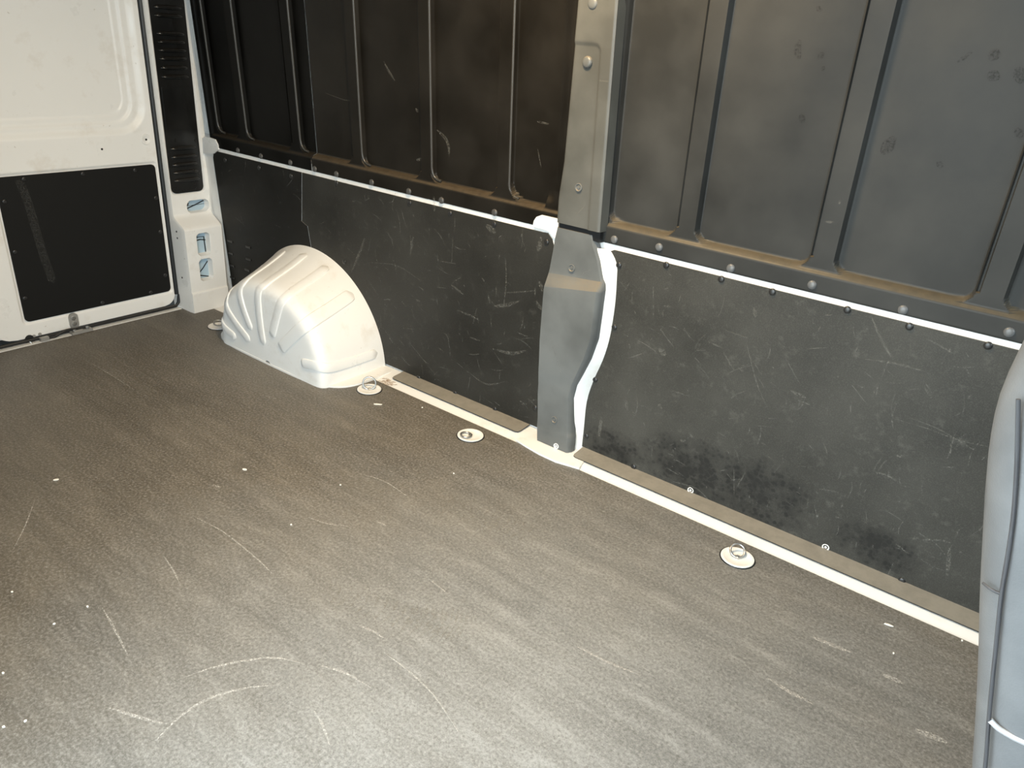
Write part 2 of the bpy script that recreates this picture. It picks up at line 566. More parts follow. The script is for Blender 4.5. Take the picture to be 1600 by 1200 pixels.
# shoe prints: rows of short sole marks
prints = []
for (cx, cy, ang, L_, Wd) in [(-0.92, -0.89, 200, 0.27, 0.10), (-0.82, -0.84, 205, 0.13, 0.10), (-0.98, -0.48, 190, 0.26, 0.09)]:
    ca, sa = math.cos(math.radians(ang)), math.sin(math.radians(ang))
    for i in range(12):
        t = (i + 0.5) / 12
        hw = Wd / 2 * (0.55 + 0.45 * math.sin(math.pi * min(1, 0.15 + t * 1.1))) * (0.8 if 0.35 < t < 0.55 else 1)
        for sgn in (-1, 1):
            a0, b0 = (t - 0.5) * L_, sgn * hw * 0.12
            a1, b1 = (t - 0.5) * L_ + 0.006, sgn * hw
            q = [(cx + ca * (a0 * (1 - s) + a1 * s) - sa * (b0 * (1 - s) + b1 * s), cy + sa * (a0 * (1 - s) + a1 * s) + ca * (b0 * (1 - s) + b1 * s), 0) for s in (0, .33, .66, 1)]
            prints.append(ribbon(q, 0.006, (0, 0, 1), 0.0005))
part('shoe_prints', merge(*prints), M['dust_patch'], floor_mat, smooth=0, kind='stuff')

# rust on the steel beside the wheel arch
x0, y0 = floorp(606, 597)
part('rust_stain', merge(*[ribbon([(x0 + dx + 0.03 * t, -0.098 + dy + 0.01 * math.sin(7 * t), 0.0008 + 0.06 * max(0, dy)) for t in (-1, -.5, 0, .5, 1)], 0.016, (0, 0, 1), 0.0005)
                           for dx, dy in ((0, 0), (0.012, 0.012), (-0.005, 0.022))]), M['rust'], floor, smooth=0)

# ================================================================== lower lining panels
SEAM = [(471, 268), (471, 345), (480, 353), (487, 395)]
def wall_slab(outline_uz, off=0.0, th=0.0035):
    return slab(outline_uz, lambda a, b, t: W(a, b, t), off, off + th)
seam_uz = [wallp(*p) for p in SEAM] + [(wallp(487, 395)[0], 0.014)]
ZT = 0.6475
# rear piece
r1 = root('lining_board', 'small black fibreboard side lining with louvre slots, between rear pillar and wheel arch', 'wall panel', (-2.5, 0, 0.014), 'lower side lining boards')
out = [(-2.80, 0.014), (-2.80, ZT - 0.03), (-2.79, ZT - 0.006), (-2.775, ZT)] + [(seam_uz[0][0] - 0.003, ZT)] + [(u - 0.003, z) for u, z in seam_uz[1:]]
part('board_sheet', wall_slab(out[::-1]), M['board_rear'], r1, smooth=0)
slot_v, slot_f = tube([(-0.017, 0, 0), (-0.015, 0, 0), (0, 0, 0), (0.015, 0, 0), (0.017, 0, 0)], 0.005, 8)
slot_me = mesh_data('louvre', [(a, b, c * 0.55) for a, b, c in slot_v], slot_f, M['vent'], 50)
for px, py in [(360, 377), (388, 386), (361, 396), (389, 405), (363, 415), (387, 422), (364, 434), (378, 441)]:
    u, z = wallp(px, py)
    inst('louvre', slot_me, Matrix.Translation(W(u, z, -0.001)) @ WALL_ROT, r1)
wall_rivets(r1, [(352, 250), (405, 262), (455, 275)], 'dark')
# middle piece
r2 = root('lining_board', 'scuffed black fibreboard side lining between wheel arch and grey pillar cover', 'wall panel', (-1.6, 0, 0.014), 'lower side lining boards')
out = [(u + 0.003, z) for u, z in seam_uz]
out[0] = (out[0][0], ZT)
tr = [wallp(848, 359), wallp(856, 364), wallp(862, 373), wallp(866, 388)]
out = out[::-1] + [(tr[0][0], ZT)] + tr[1:] + [(-1.10, 0.57), (-1.10, 0.014)]
part('board_sheet', wall_slab(out), M['board'], r2, smooth=0)
wall_rivets(r2, [(526, 286), (640, 317), (703, 333), (772, 350), (854, 378), (654, 590), (711, 614), (773, 639), (836, 637), (538, 409), (556, 477)], 'dark')
def flange(x0, x1, y0=-0.0625):
    c = 0.012
    pts = [(x0 + c * 0.3, y0 + c * 0.3), (x0 + c, y0), (x1 - c, y0), (x1 - c * 0.3, y0 + c * 0.3), (x1, y0 + c), (x1, 0.0), (x0, 0.0), (x0, y0 + c)]
    zz = lambda y: 0.0085 + 0.0055 * (y - y0) / (-y0)
    return slab(pts, lambda a, b, t: (a, b, zz(b) + t), 0.0, -0.003)
part('bottom_flange', flange(-1.765, -1.195), M['board'], r2, smooth=0, label='dusty turned-in bottom edge')
wall_scuffs(r2, [
    ([(641, 364), (643, 395)], 0.004), ([(708, 370), (706, 405), (705, 412)], 0.003), ([(683, 398), (686, 412)], 0.005),
    ([(705, 445), (717, 454), (725, 461)], 0.008), ([(714, 484), (735, 493), (749, 500)], 0.008), ([(760, 352), (775, 364)], 0.02),
    ([(693, 518), (700, 528), (704, 555)], 0.004), ([(790, 402), (791, 440), (787, 480)], 0.005), ([(788, 457), (815, 456), (836, 454)], 0.005),
    ([(836, 450), (836, 462)], 0.006), ([(772, 478), (790, 477), (812, 470)], 0.012), ([(818, 356), (815, 370), (820, 385)], 0.003),
    ([(846, 370), (843, 385), (840, 392)], 0.018), ([(640, 505), (646, 520)], 0.003), ([(661, 563), (672, 569)], 0.003),
    ([(770, 545), (800, 552), (822, 548)], 0.012), ([(735, 527), (750, 532)], 0.007), ([(678, 307), (679, 330)], 0.012),
    ([(570, 372), (560, 400), (549, 425)], 0.012), ([(646, 369), (641, 400)], 0.01), ([(574, 410), (620, 415), (660, 440)], 0.003),
    ([(640, 535), (660, 560), (680, 585)], 0.003), ([(730, 580), (760, 600), (790, 596)], 0.006), ([(600, 468), (611, 468)], 0.005),
    ([(650, 469), (656, 470)], 0.007), ([(673, 467), (680, 469)], 0.007), ([(838, 470), (842, 478), (850, 485)], 0.012), ([(843, 440), (848, 455)], 0.014),
    ([(753, 434), (757, 440)], 0.006), ([(775, 448), (776, 456)], 0.006), ([(763, 462), (766, 474)], 0.006),
], mat='scuff')
def random_scratches(parent, n, u0, u1, z0, z1, seed, off=0.0):
    rnd = random.Random(seed)
    vfs = []
    for _ in range(n):
        u, z = rnd.uniform(u0, u1), rnd.uniform(z0, z1)
        l = rnd.uniform(0.01, 0.09) * rnd.random()
        a = rnd.choice((90, 80, 100, 30, -30, 0, 150)) + rnd.uniform(-18, 18)
        da, bend = math.radians(a), rnd.uniform(-0.4, 0.4)
        pts = []
        for k in range(5):
            t = k / 4 - 0.5
            pts.append(W(u + l * t * math.cos(da + bend * t), z + l * t * math.sin(da + bend * t), off))
        vfs.append(ribbon(pts, rnd.uniform(0.0015, 0.004), WALL_N, 0.0005))
    part('fine_scratches', merge(*vfs), M['scratch'], parent, smooth=0, kind='stuff')
random_scratches(r2, 260, -2.15, -1.18, 0.03, 0.63, 5)
random_scratches(r1, 40, -2.77, -2.26, 0.3, 0.63, 8)
# front piece
PW = [(951, 386), (963, 412), (963, 440), (961, 470), (957, 500), (951, 532), (941, 563), (926, 596), (916, 628), (912, 665), (908, 703)]
pw_uz = smooth_path([wallp(*p) for p in PW], 3)
STAIN = [(*wallp(1085, 735), 0.20, 0.12), (*wallp(1190, 770), 0.16, 0.12), (*wallp(960, 700), 0.12, 0.07), (*wallp(1370, 855), 0.12, 0.07)]
M['board_front'] = board('black_fibreboard_splashed', STAIN, 1.75)
r3 = root('lining_board', 'long black fibreboard side lining between pillar cover and front seat, with dark splash stains', 'wall panel', (-0.4, 0, 0.014), 'lower side lining boards')
out = [(pw_uz[0][0] + 0.018, ZT), (pw_uz[0][0] + 0.006, ZT - 0.006)] + [p for p in pw_uz if 0.02 < p[1] < ZT - 0.02] + [(pw_uz[-1][0], 0.014), (0.75, 0.014), (0.75, ZT)]
part('board_sheet', wall_slab(out[::-1]), M['board_front'], r3, smooth=0)
part('bottom_flange', flange(-0.990, 0.75), M['board'], r3, smooth=0, label='dusty turned-in bottom edge')
wall_rivets(r3, [(967, 414), (1041, 414), (1127, 436), (1207, 456), (1324, 484), (1421, 510), (1544, 540), (960, 511), (930, 593), (916, 681), (990, 729), (1409, 907)], 'dark')
wall_rivets(r3, [(1079, 766), (1290, 855)], 'white')
wall_scuffs(r3, [
    ([(1021, 443), (1021, 500)], 0.003), ([(1037, 478), (1050, 480)], 0.008), ([(1036, 482), (1036, 495)], 0.003), ([(1105, 533), (1128, 543)], 0.005),
    ([(1165, 530), (1175, 570), (1183, 600), (1198, 635)], 0.004), ([(1130, 550), (1142, 570), (1147, 578)], 0.006), ([(1155, 575), (1163, 582)], 0.006),
    ([(1136, 517), (1160, 525), (1172, 528)], 0.004), ([(1030, 545), (1040, 555)], 0.02), ([(983, 537), (985, 546)], 0.004), ([(1178, 480), (1181, 495)], 0.01),
    ([(940, 652), (936, 682)], 0.012), ([(1005, 660), (1008, 665)], 0.007), ([(1063, 688), (1072, 689)], 0.010), ([(1078, 680), (1084, 684)], 0.012),
    ([(1122, 676), (1134, 682)], 0.004), ([(1147, 730), (1147, 775)], 0.003), ([(1050, 752), (1070, 757), (1090, 764), (1110, 784)], 0.005),
    ([(1400, 655), (1450, 670), (1500, 688), (1545, 698)], 0.003), ([(1415, 650), (1470, 672), (1525, 705)], 0.003), ([(1362, 495), (1372, 520), (1385, 545), (1396, 562)], 0.006),
    ([(1350, 561), (1400, 568), (1445, 580)], 0.006), ([(1450, 530), (1490, 552)], 0.005), ([(1287, 692), (1294, 712)], 0.004), ([(1400, 712), (1412, 713)], 0.008),
    ([(1368, 738), (1385, 742), (1400, 750)], 0.006), ([(1425, 842), (1436, 840)], 0.007), ([(1440, 843), (1470, 844), (1486, 848)], 0.005), ([(1484, 856), (1480, 900)], 0.010),
    ([(1400, 850), (1420, 865)], 0.006), ([(1228, 560), (1250, 600)], 0.003), ([(1330, 600), (1352, 628)], 0.003), ([(1445, 605), (1455, 622)], 0.005),
    ([(1235, 610), (1260, 622)], 0.01), ([(1029, 630), (1034, 640)], 0.012), ([(978, 627), (980, 640)], 0.01), ([(985, 440), (972, 460)], 0.003), ([(1048, 610), (1075, 618)], 0.005),
])
random_scratches(r3, 260, -0.90, 0.15, 0.03, 0.63, 6)

# ================================================================== upper moulded panels
def moulded(rt, name, x0, x1, fields, big, pillar_border=None, z1=1.66, right_slope=None, mat='upper'):
    zb_flange, zt_pocket = 0.704, 1.30
    xm = []
    for a, b in fields:
        xm += [a, b]
    xm += [big[0], big[1]]
    if right_slope: xm.append(right_slope[0] + 0.02)
    if pillar_border: xm.append(pillar_border)
    xs_ = refine(x0, x1, 0.014, xm, 0.018, 0.003)
    zs_ = refine(0.661, z1, 0.016, [(0.664, 0.67), (0.698, 0.79), (1.225, 1.32)], 0.01, 0.003)
    def off(u, z):
        d = 0.0
        if z > 0.70:
            e = -min(z - zb_flange, u - big[0] + 0.0, big[1] - u, 1.36 - z)
            d += 0.010 * sstep(e, 0.012)
            for k, (a, b) in enumerate(fields):
                w = 0.007
                last = right_slope and k == len(fields) - 1
                e = rrect(u, z, a, b, 0.7135, zt_pocket, 0.055 if last else 0.032)
                if last and u > right_slope[0]:
                    w = right_slope[1]
                d += 0.018 * sstep(e, w)
                if not last and 0.74 < z < 1.27 and abs(u - b - 0.0025) < 0.003:
                    d += 0.011
        if pillar_border and u < pillar_border:
            t = min(1, (pillar_border - u) / 0.004)
            d = d * (1 - t) + -0.016 * t
        if z < 0.664:
            d += 0.002
        return d
    return part(name, grid(xs_, zs_, lambda u, z: W(u, z, off(u, z)), False), M[mat], rt, smooth=40)
M['rib_highlight'] = nmat('edge_highlight_plastic', (0.040, 0.038, 0.034), 0.32)[0]
def rib_highlights(rt, us, z_top=1.285):          # painted highlight: pale bead along each rib's lit edge, curling under at the foot
    for u in us:
        pts = [W(u, z_top, 0.0135), W(u, 1.0, 0.0135), W(u, 0.760, 0.0135), W(u + 0.002, 0.744, 0.014), W(u + 0.008, 0.732, 0.0150), W(u + 0.018, 0.7245, 0.0165), W(u + 0.034, 0.7215, 0.018)]
        part('rib_highlight', tube(pts, 0.0042, 8), M['rib_highlight'], rt, smooth=60)
u1 = root('moulded_side_panel', 'black ribbed plastic upper side lining beside the vented rear pillar', 'wall panel', (-2.5, 0, 0.66), 'upper moulded side panels')
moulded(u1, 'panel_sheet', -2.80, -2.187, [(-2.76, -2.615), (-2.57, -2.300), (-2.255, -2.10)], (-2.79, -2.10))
rib_highlights(u1, [-2.755, -2.568, -2.253])
wall_rivets(u1, [(372, 235), (408, 244), (454, 254)], 'dim')
u2 = root('moulded_side_panel', 'dark ribbed plastic upper side lining between seam and grey pillar cover', 'wall panel', (-1.6, 0, 0.66), 'upper moulded side panels')
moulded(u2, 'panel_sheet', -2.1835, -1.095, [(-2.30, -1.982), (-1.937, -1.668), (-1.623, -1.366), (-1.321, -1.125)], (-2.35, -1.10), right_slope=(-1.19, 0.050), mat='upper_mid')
rib_highlights(u2, [-1.935, -1.621, -1.319])
wall_rivets(u2, [(492, 264), (526, 272), (581, 285), (639, 299), (690, 313), (773, 332)], 'dim')
wall_scuffs(u2, [([(600, 96), (606, 108), (612, 118), (617, 126)], 0.010), ([(683, 203), (695, 215), (701, 228), (702, 244)], 0.012), ([(510, 146), (530, 153), (545, 157), (572, 156)], 0.003),
                 ([(650, 169), (653, 176)], 0.010), ([(651, 250), (660, 248)], 0.010), ([(840, 232), (846, 262)], 0.003), ([(840, 190), (858, 194)], 0.006)], 0.028)
u3 = root('moulded_side_panel', 'wide grey-black plastic upper side lining between pillar cover and cab', 'wall panel', (-0.2, 0, 0.66), 'upper moulded side panels')
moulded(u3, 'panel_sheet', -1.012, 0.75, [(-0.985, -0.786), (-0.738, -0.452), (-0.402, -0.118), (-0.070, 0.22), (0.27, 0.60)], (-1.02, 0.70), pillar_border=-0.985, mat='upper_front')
wall_rivets(u3, [(960, 374), (1030, 386), (1142, 419), (1269, 445), (1411, 484), (1577, 519)], 'grey')
wall_scuffs(u3, [([(1310, 315), (1314, 316)], 0.010), ([(1290, 346), (1305, 348)], 0.006)], 0.010)

M['smudge'] = scuff('dark_finger_smudge', (0.010, 0.010, 0.010), 0.55)
wall_scuffs_dark = [([(1546, 82), (1554, 86), (1562, 88)], 0.022), ([(1546, 112), (1552, 118), (1562, 122)], 0.020), ([(1496, 97), (1508, 89), (1520, 80)], 0.008), ([(1278, 18), (1282, 10)], 0.016),
                    ([(1250, 62), (1246, 78), (1250, 92)], 0.016), ([(1280, 84), (1286, 90)], 0.016), ([(1284, 106), (1289, 108)], 0.010), ([(1252, 178), (1255, 192)], 0.014), ([(1378, 240), (1388, 228), (1398, 214)], 0.026),
                    ([(1590, 105), (1597, 130)], 0.020), ([(1588, 200), (1596, 215)], 0.014), ([(1465, 252), (1472, 262)], 0.012)]
vfs_ = []
for pts_, w_ in wall_scuffs_dark:
    pts_ = smooth_path(pts_, 4) if len(pts_) > 2 else [np.array(pts_[0], float) * (1 - t) + np.array(pts_[1], float) * t for t in (0, .25, .5, .75, 1)]
    vfs_.append(ribbon([W(*wallp(p[0], p[1], 0.028), 0.0275) for p in pts_], w_, WALL_N))
part('finger_smudges', merge(*vfs_), M['smudge'], u3, smooth=0, kind='stuff')

# ================================================================== pillar: painted post and grey plastic covers
# white post showing along the front edge of the cover
pv = []
rows = smooth_path([wallp(*p) for p in PW], 3)
rows = [r for r in rows if r[1] > -0.002]
V, Fs = [], []
sect = [(-0.12, -0.012), (-0.050, -0.014), (-0.036, -0.0145), (-0.022, -0.012), (-0.010, -0.006), (0.002, 0.0005), (0.004, 0.004)]
for u, z in rows:
    pr = float(np.interp(z, [0.0, 0.22, 0.36, 0.5, 0.66], [2.3, 1.9, 1.4, 1.1, 1.0]))
    for du, o in sect:
        V.append(W(u + du, min(z, 0.645), o * pr if o < 0 else o))
n = len(sect)
for i in range(len(rows) - 1):
    for k in range(n - 1):
        a = i * n + k
        Fs.append((a, a + 1, a + n + 1, a + n))
post = part('post', (V, Fs), M['white'], wall_left, smooth=60)
# foot plate of the post on the floor
foot = [floorp(*p, 0.004) for p in [(806, 687), (832, 683), (842, 672), (902, 700), (908, 708), (912, 722), (905, 732), (885, 726), (868, 721), (842, 709), (818, 695)]]
part('post_foot', slab(foot[::-1], lambda a, b, t: (a, b, t), 0.006, 0.0), M['white'], wall_left, smooth=0)
# painted tab beside the pillar and the one at the rear pillar
def tab(pts, off, th=0.006):
    o = [wallp(px, py, off) for px, py in pts]
    return slab(o, lambda a, b, t: W(a, b, t), off, off + th)
part('tab', tab([(832, 354), (834, 345), (838, 339), (846, 336), (872, 342), (872, 372), (866, 372), (858, 362), (848, 358)][::-1], -0.004), M['white'], wall_left, smooth=0)
part('tab', tab([(318, 240), (318, 214), (328, 215), (336, 218), (340, 226), (341, 234), (334, 240)][::-1], -0.004), M['white'], wall_left, smooth=0)

# upper cover
uc = root('pillar_cover', 'upright grey plastic upper cover on the load-bay pillar', 'pillar cover', (-1.06, -0.07, 0.69), 'pillar covers')
def cov_l(z):   # left and right edges by height, from the photograph
    return np.interp(z, [0.69, 0.76, 0.85, 1.25, 1.66], [-1.122, -1.122, -1.112, -1.098, -1.094])
def cov_r(z):
    return np.interp(z, [0.69, 1.66], [-0.984, -0.996])
OFF_U = -0.030
ts = [-0.14, -0.08, 0.0, 0.02, 0.05] + list(np.linspace(0.08, 0.92, 42)) + [0.95, 0.98, 1.0, 1.05, 1.07]
zs_ = refine(0.692, 1.66, 0.02, [(0.692, 0.70), (1.08, 1.18)], 0.02, 0.004)
def upper_cover(t, z):
    a, b = cov_l(z), cov_r(z)
    if t < 0:
        return W(a - 0.002, z, OFF_U + 0.25 * -t)
    if t > 1:
        return W(b + 0.0008 + (0.004 if t > 1.06 else 0), z, OFF_U + (0.003 if t < 1.06 else 0.035))
    u = a + (b - a) * t
    e = rrect(u, z, -1.30, b - 0.032, 0.60, 1.142, 0.022)
    o = OFF_U + 0.004 * sstep(e, 0.008)
    o += 0.003 * max(0, 1 - min(t, 1 - t) / 0.03)
    return W(u, z, o)
part('cover_shell', grid(ts, zs_, upper_cover), M['pillar_upper'], uc, smooth=50)
part('dark_gap_fill', slab([(-1.116, 0.664), (-0.986, 0.664), (-0.986, 0.70), (-1.116, 0.70)], lambda a, b, t: W(a, b, t), -0.020, 0.0), M['rubber'], uc, smooth=0)  # black block added to paint the shaded gap between the covers
wall_rivets(uc, [(927, 5), (918, 97)], 'pin', OFF_U + 0.003, 'push_pin')
wall_rivets(uc, [(904, 293)], 'screw', OFF_U + 0.003, 'screw')
wall_scuffs(uc, [([(936, 126), (952, 128)], 0.004), ([(914, 321), (908, 328), (900, 335)], 0.003)], OFF_U - 0.0005)

# lower cover: stepped, swelling and narrowing towards the floor
lc = root('pillar_cover', 'stepped blue-grey plastic lower cover with dusty ledge, standing on the floor edge', 'pillar cover', (-1.06, -0.05, 0.01), 'pillar covers')
ROWS = [((870, 355), (926, 368), -0.022), ((866, 372), (928, 384), -0.022), ((862, 396), (935, 408), -0.022), ((857, 422), (940, 437), -0.022), ((856, 426), (941, 441), -0.023),
        ((849, 447), (934, 457), -0.044), ((848, 453), (933, 463), -0.045), ((845, 490), (929, 495), -0.046), ((842, 530), (924, 532), -0.047), ((841, 560), (913, 564), -0.048),
        ((840, 582), (902, 587), -0.047), ((840, 598), (894, 604), -0.044), ((839, 615), (889, 624), -0.044), ((839, 650), (888, 662), -0.047), ((838, 664), (888, 678), -0.050), ((838, 672), (888, 686), -0.055), ((838, 689), (886, 712), -0.058)]
V, Fs = [], []
prev = None
full = []
for i in range(len(ROWS) - 1):
    (l0, r0_, o0), (l1, r1_, o1) = ROWS[i], ROWS[i + 1]
    for k in range(3):
        t = k / 3
        full.append((np.array(l0) * (1 - t) + np.array(l1) * t, np.array(r0_) * (1 - t) + np.array(r1_) * t, o0 * (1 - t) + o1 * t))
full.append((np.array(ROWS[-1][0]), np.array(ROWS[-1][1]), ROWS[-1][2]))
ncol = 0
for l, r, o in full:
    ul, zl = wallp(l[0], l[1], o)
    ur, zr = wallp(r[0], r[1], o)
    zl = max(zl, 0.007); zr = max(zr, 0.007)
    line = [W(ul - 0.002, zl, -0.001), W(ul - 0.001, zl, o + 0.006), W(ul + 0.003, zl, o)]
    for t in (0.15, 0.35, 0.5, 0.65, 0.85):
        line.append(W(ul + (ur - ul) * t, zl + (zr - zl) * t, o))
    line += [W(ur - 0.005, zr, o), W(ur, zr, o + 0.004), W(ur + 0.006, zr, o + 0.016), W(ur + 0.007, zr, min(o + 0.03, -0.004))]
    ncol = len(line)
    V += line
for i in range(len(full) - 1):
    for k in range(ncol - 1):
        a = i * ncol + k
        Fs.append((a, a + ncol, a + ncol + 1, a + 1))
top = tuple(range(ncol))
Fs.append(top)
part('cover_shell', (V, Fs), M['pillar'], lc, smooth=28)
wall_rivets(lc, [(893, 419)], 'screw', -0.0225, 'screw')
wall_rivets(lc, [(866, 656)], 'screw', -0.0475, 'screw')
u, z = wallp(869, 697, -0.0575)
inst('screw', RV['white'], Matrix.Translation(W(u, z, -0.0578)) @ WALL_ROT, lc)
wall_scuffs(lc, [([(863, 540), (870, 560), (877, 585)], 0.003), ([(907, 430), (917, 424), (922, 422)], 0.003)], -0.0485)

# ================================================================== wheel arch
CW, RW = -2.235, 0.375
def arch_w(th):
    return CW + RW * math.cos(th), RW * math.sin(th)
def arch_i(th):
    e = 0.86
    c, s = math.cos(th), math.sin(th)
    return -2.165 + 0.300 * math.copysign(abs(c) ** e, c), 0.292 * abs(s) ** e
SEC = [(0.0, 0.0, -0.0005), (0.02, 0.03, -0.006), (0.10, 0.12, -0.030), (0.30, 0.32, -0.085), (0.50, 0.52, -0.145), (0.66, 0.68, -0.195), (0.76, 0.79, -0.228),
       (0.82, 0.87, -0.252), (0.87, 0.93, -0.268), (0.92, 0.98, -0.278), (0.97, 1.01, -0.283), (1.02, 0.99, -0.2855), (1.10, 0.96, -0.287)]
_s = [q[0] for q in SEC]; _m = [q[1] for q in SEC]; _y = [q[2] for q in SEC]
def arch(th, s):
    (xw, zw), (xi, zi) = arch_w(th), arch_i(th)
    m = np.interp(min(s, 1.10), _s, _m)
    y = np.interp(min(s, 1.10), _s, _y)
    y -= LEAN * zw * max(0.0, 1 - s / 0.6)
    x, z = xw + (xi - xw) * min(m, 1.0), zw + (zi - zw) * min(m, 1.0)
    if s > 0.97:                        # inner face, running in towards the foot
        k = 1 - (s - 0.97) / 1.03
        k = max(k, 0.0)
        x = -2.165 + (x + 2.165) * k
        z = z * k
        y = np.interp(s, [0.97, 1.05, 1.5, 2.0], [-0.283, -0.287, -0.289, -0.290])
    return np.array((x, y, z))
ths = list(np.linspace(0, math.pi, 97))
ss = [q[0] for q in SEC[:-2]] + list(np.linspace(1.0, 1.95, 22))
ss2 = []
for a, b in zip(ss[:-1], ss[1:]):
    ss2 += [a, (a + b) / 2]
ss2.append(ss[-1])
# soften the section corners a little
_K = [(d_ / 6.0, math.exp(-2.2 * (d_ / 6.0) ** 2)) for d_ in range(-6, 7)]
_KS = sum(w_ for _, w_ in _K)
def arch_s(th, s):
    w = 0.03 if s < 0.45 else 0.03 + 0.19 * math.exp(-((s - 0.93) / 0.30) ** 2)
    w = min(w, s, 2.0 - s)
    if w <= 0:
        return arch(th, s)
    return sum(arch(th, s + d_ * w) * w_ for d_, w_ in _K) / _KS
wa = root('wheel_arch', 'white painted steel wheel arch box with pressed ribs on the load floor', 'wheel arch', (-2.2, -0.15, 0))
part('arch_shell', grid(ths, ss2, lambda t, s: arch_s(t, s), True), M['white'], wa, smooth=60)
def arch_n(th, s):
    e = 0.004
    a = arch_s(th + e, s) - arch_s(th - e, s)
    b = arch_s(th, min(s + 0.01, 1.94)) - arch_s(th, s - 0.01)
    nn = np.cross(a, b)
    nn /= (np.linalg.norm(nn) + 1e-9)
    ctr = np.array((-2.2, -0.12, 0.10))
    return nn if nn @ (arch_s(th, s) - ctr) > 0 else -nn
def arch_rib(path, width, h=0.0042):
    P = smooth_path(path, 8)
    pos = [arch_s(*p) for p in P]
    V, Fs = [], []
    n = len(P)
    cols = [(-0.5, -0.0015), (-0.455, 0.8 * h), (-0.41, h), (0.41, h), (0.455, 0.8 * h), (0.5, -0.0015)]
    acc = [0.0]
    for i in range(1, n):
        acc.append(acc[-1] + np.linalg.norm(pos[i] - pos[i - 1]))
    for i in range(n):
        t = pos[min(i + 1, n - 1)] - pos[max(i - 1, 0)]
        t /= np.linalg.norm(t) + 1e-9
        nn = arch_n(*P[i])
        s = np.cross(t, nn)
        endd = min(acc[i], acc[-1] - acc[i])
        r = width / 2
        k = 1.0 if endd > r else math.sqrt(max(0.02, 1 - (1 - endd / r) ** 2))
        hk = 1.0 if endd > 0.006 else endd / 0.006
        for c, hh in cols:
            V.append(pos[i] + s * c * width * k + nn * (hh if hh < 0 else hh * hk))
    m = len(cols)
    for i in range(n - 1):
        for k in range(m - 1):
            a = i * m + k
            Fs.append((a, a + 1, a + m + 1, a + m))
    return V, Fs
R_ = math.radians
for path, wd in [
    ([(R_(150), 1.62), (R_(150), 1.30), (R_(147), 1.05), (R_(140), 0.90), (R_(138), 0.60), (R_(136), 0.16)], 0.034),
    ([(R_(126), 1.55), (R_(122), 1.25), (R_(117), 1.02), (R_(112), 0.88), (R_(110), 0.55), (R_(109), 0.14)], 0.034),
    ([(R_(100), 1.75), (R_(97), 1.40), (R_(94), 1.03), (R_(91), 0.88), (R_(90), 0.55), (R_(89), 0.14)], 0.036),
    ([(R_(76), 1.58), (R_(74), 1.30), (R_(73), 1.03), (R_(72), 0.88), (R_(71), 0.55), (R_(70), 0.14)], 0.036),
    ([(R_(48), 1.62), (R_(46), 1.35), (R_(45), 1.05), (R_(45), 0.88), (R_(46), 0.55), (R_(47), 0.12)], 0.050),
    ([(R_(17), 1.32), (R_(15), 1.12), (R_(13), 0.97), (R_(11), 0.82), (R_(10), 0.55), (R_(10), 0.10)], 0.036),
    ([(R_(168), 1.35), (R_(168), 1.15), (R_(167), 1.00), (R_(167), 0.85), (R_(167), 0.6)], 0.034),
]:
    part('pressed_rib', arch_rib(path, wd), M['white'], wa, smooth=50)
# foot flange around the arch
fo = []
for k in range(0, 61):
    th = math.pi * k / 60
    c, s = math.cos(th), math.sin(th)
    e = 0.45
    fo.append((-2.19 + 0.385 * math.copysign(abs(c) ** e, c) * (1.0 if c > 0 else 0.97), -0.02 - 0.272 * abs(s) ** (0.42)))
part('foot_flange', slab(fo[::-1] + [], lambda a, b, t: (a, b, t), 0.007, -0.002), M['white'], wa, smooth=0)

# ================================================================== tie-down cups
cup_me = mesh_data('cup', *lathe([(0.0415, 0.0002), (0.041, 0.003), (0.036, 0.0036), (0.033, 0.0026), (0.030, 0.0012), (0.012, 0.0008), (0.0005, 0.0008)], 28), M['white'], 40)
rim_me = mesh_data('rubber_rim', *lathe([(0.0445, 0.0003), (0.044, 0.0016), (0.0415, 0.0018), (0.0412, 0.0003)], 28), M['rubber'], 40)
bolt_me = mesh_data('bolt', *lathe([(0.007, 0.0), (0.007, 0.004), (0.005, 0.0055), (0.0005, 0.0055)], 6), M['steel'], 30)
def ring_vf(r, tilt, rz, w=0.003):
    pts = []
    for k in range(24):
        a = 2 * math.pi * k / 24
        p = Matrix.Rotation(rz, 3, 'Z') @ Matrix.Rotation(tilt, 3, 'X') @ Vector((r * math.cos(a), r * (math.sin(a) + 0.85), 0.0))
        pts.append((p.x, p.y, p.z + 0.004))
    return tube(pts, w, 8, True)
def tiedown(x, y, label, r, tilt, rz):
    t = root('tie_down_ring', label, 'tie-down', (x, y, 0.0), 'tie-down rings along the wall')
    inst('cup', cup_me, Matrix.Translation((x, y, 0.0005)), t)
    inst('rubber_rim', rim_me, Matrix.Translation((x, y, 0.0003)), t)
    inst('bolt', bolt_me, Matrix.Translation((x, y, 0.001)), t)
    v, f = ring_vf(r, tilt, rz)
    part('ring', ([(a + x, b + y, c + 0.001) for a, b, c in v], f), M['steel'], t, smooth=60)
x, y = floorp(577, 609)
tiedown(x, y, 'tie-down with its steel ring standing upright, beside front foot of wheel arch', 0.022, R_(78), R_(40))
x, y = floorp(735, 681)
tiedown(x, y, 'floor tie-down with its ring folded flat in the cup, near the pillar cover', 0.017, R_(4), R_(150))
x, y = floorp(1152, 872)
tiedown(x, y, 'floor tie-down with half-raised ring, in front of the splash-stained lining board', 0.018, R_(35), R_(30))
x, y = floorp(342, 510)
tiedown(x, y, 'floor tie-down half hidden behind the wheel arch, near rear pillar', 0.017, R_(20), R_(60))

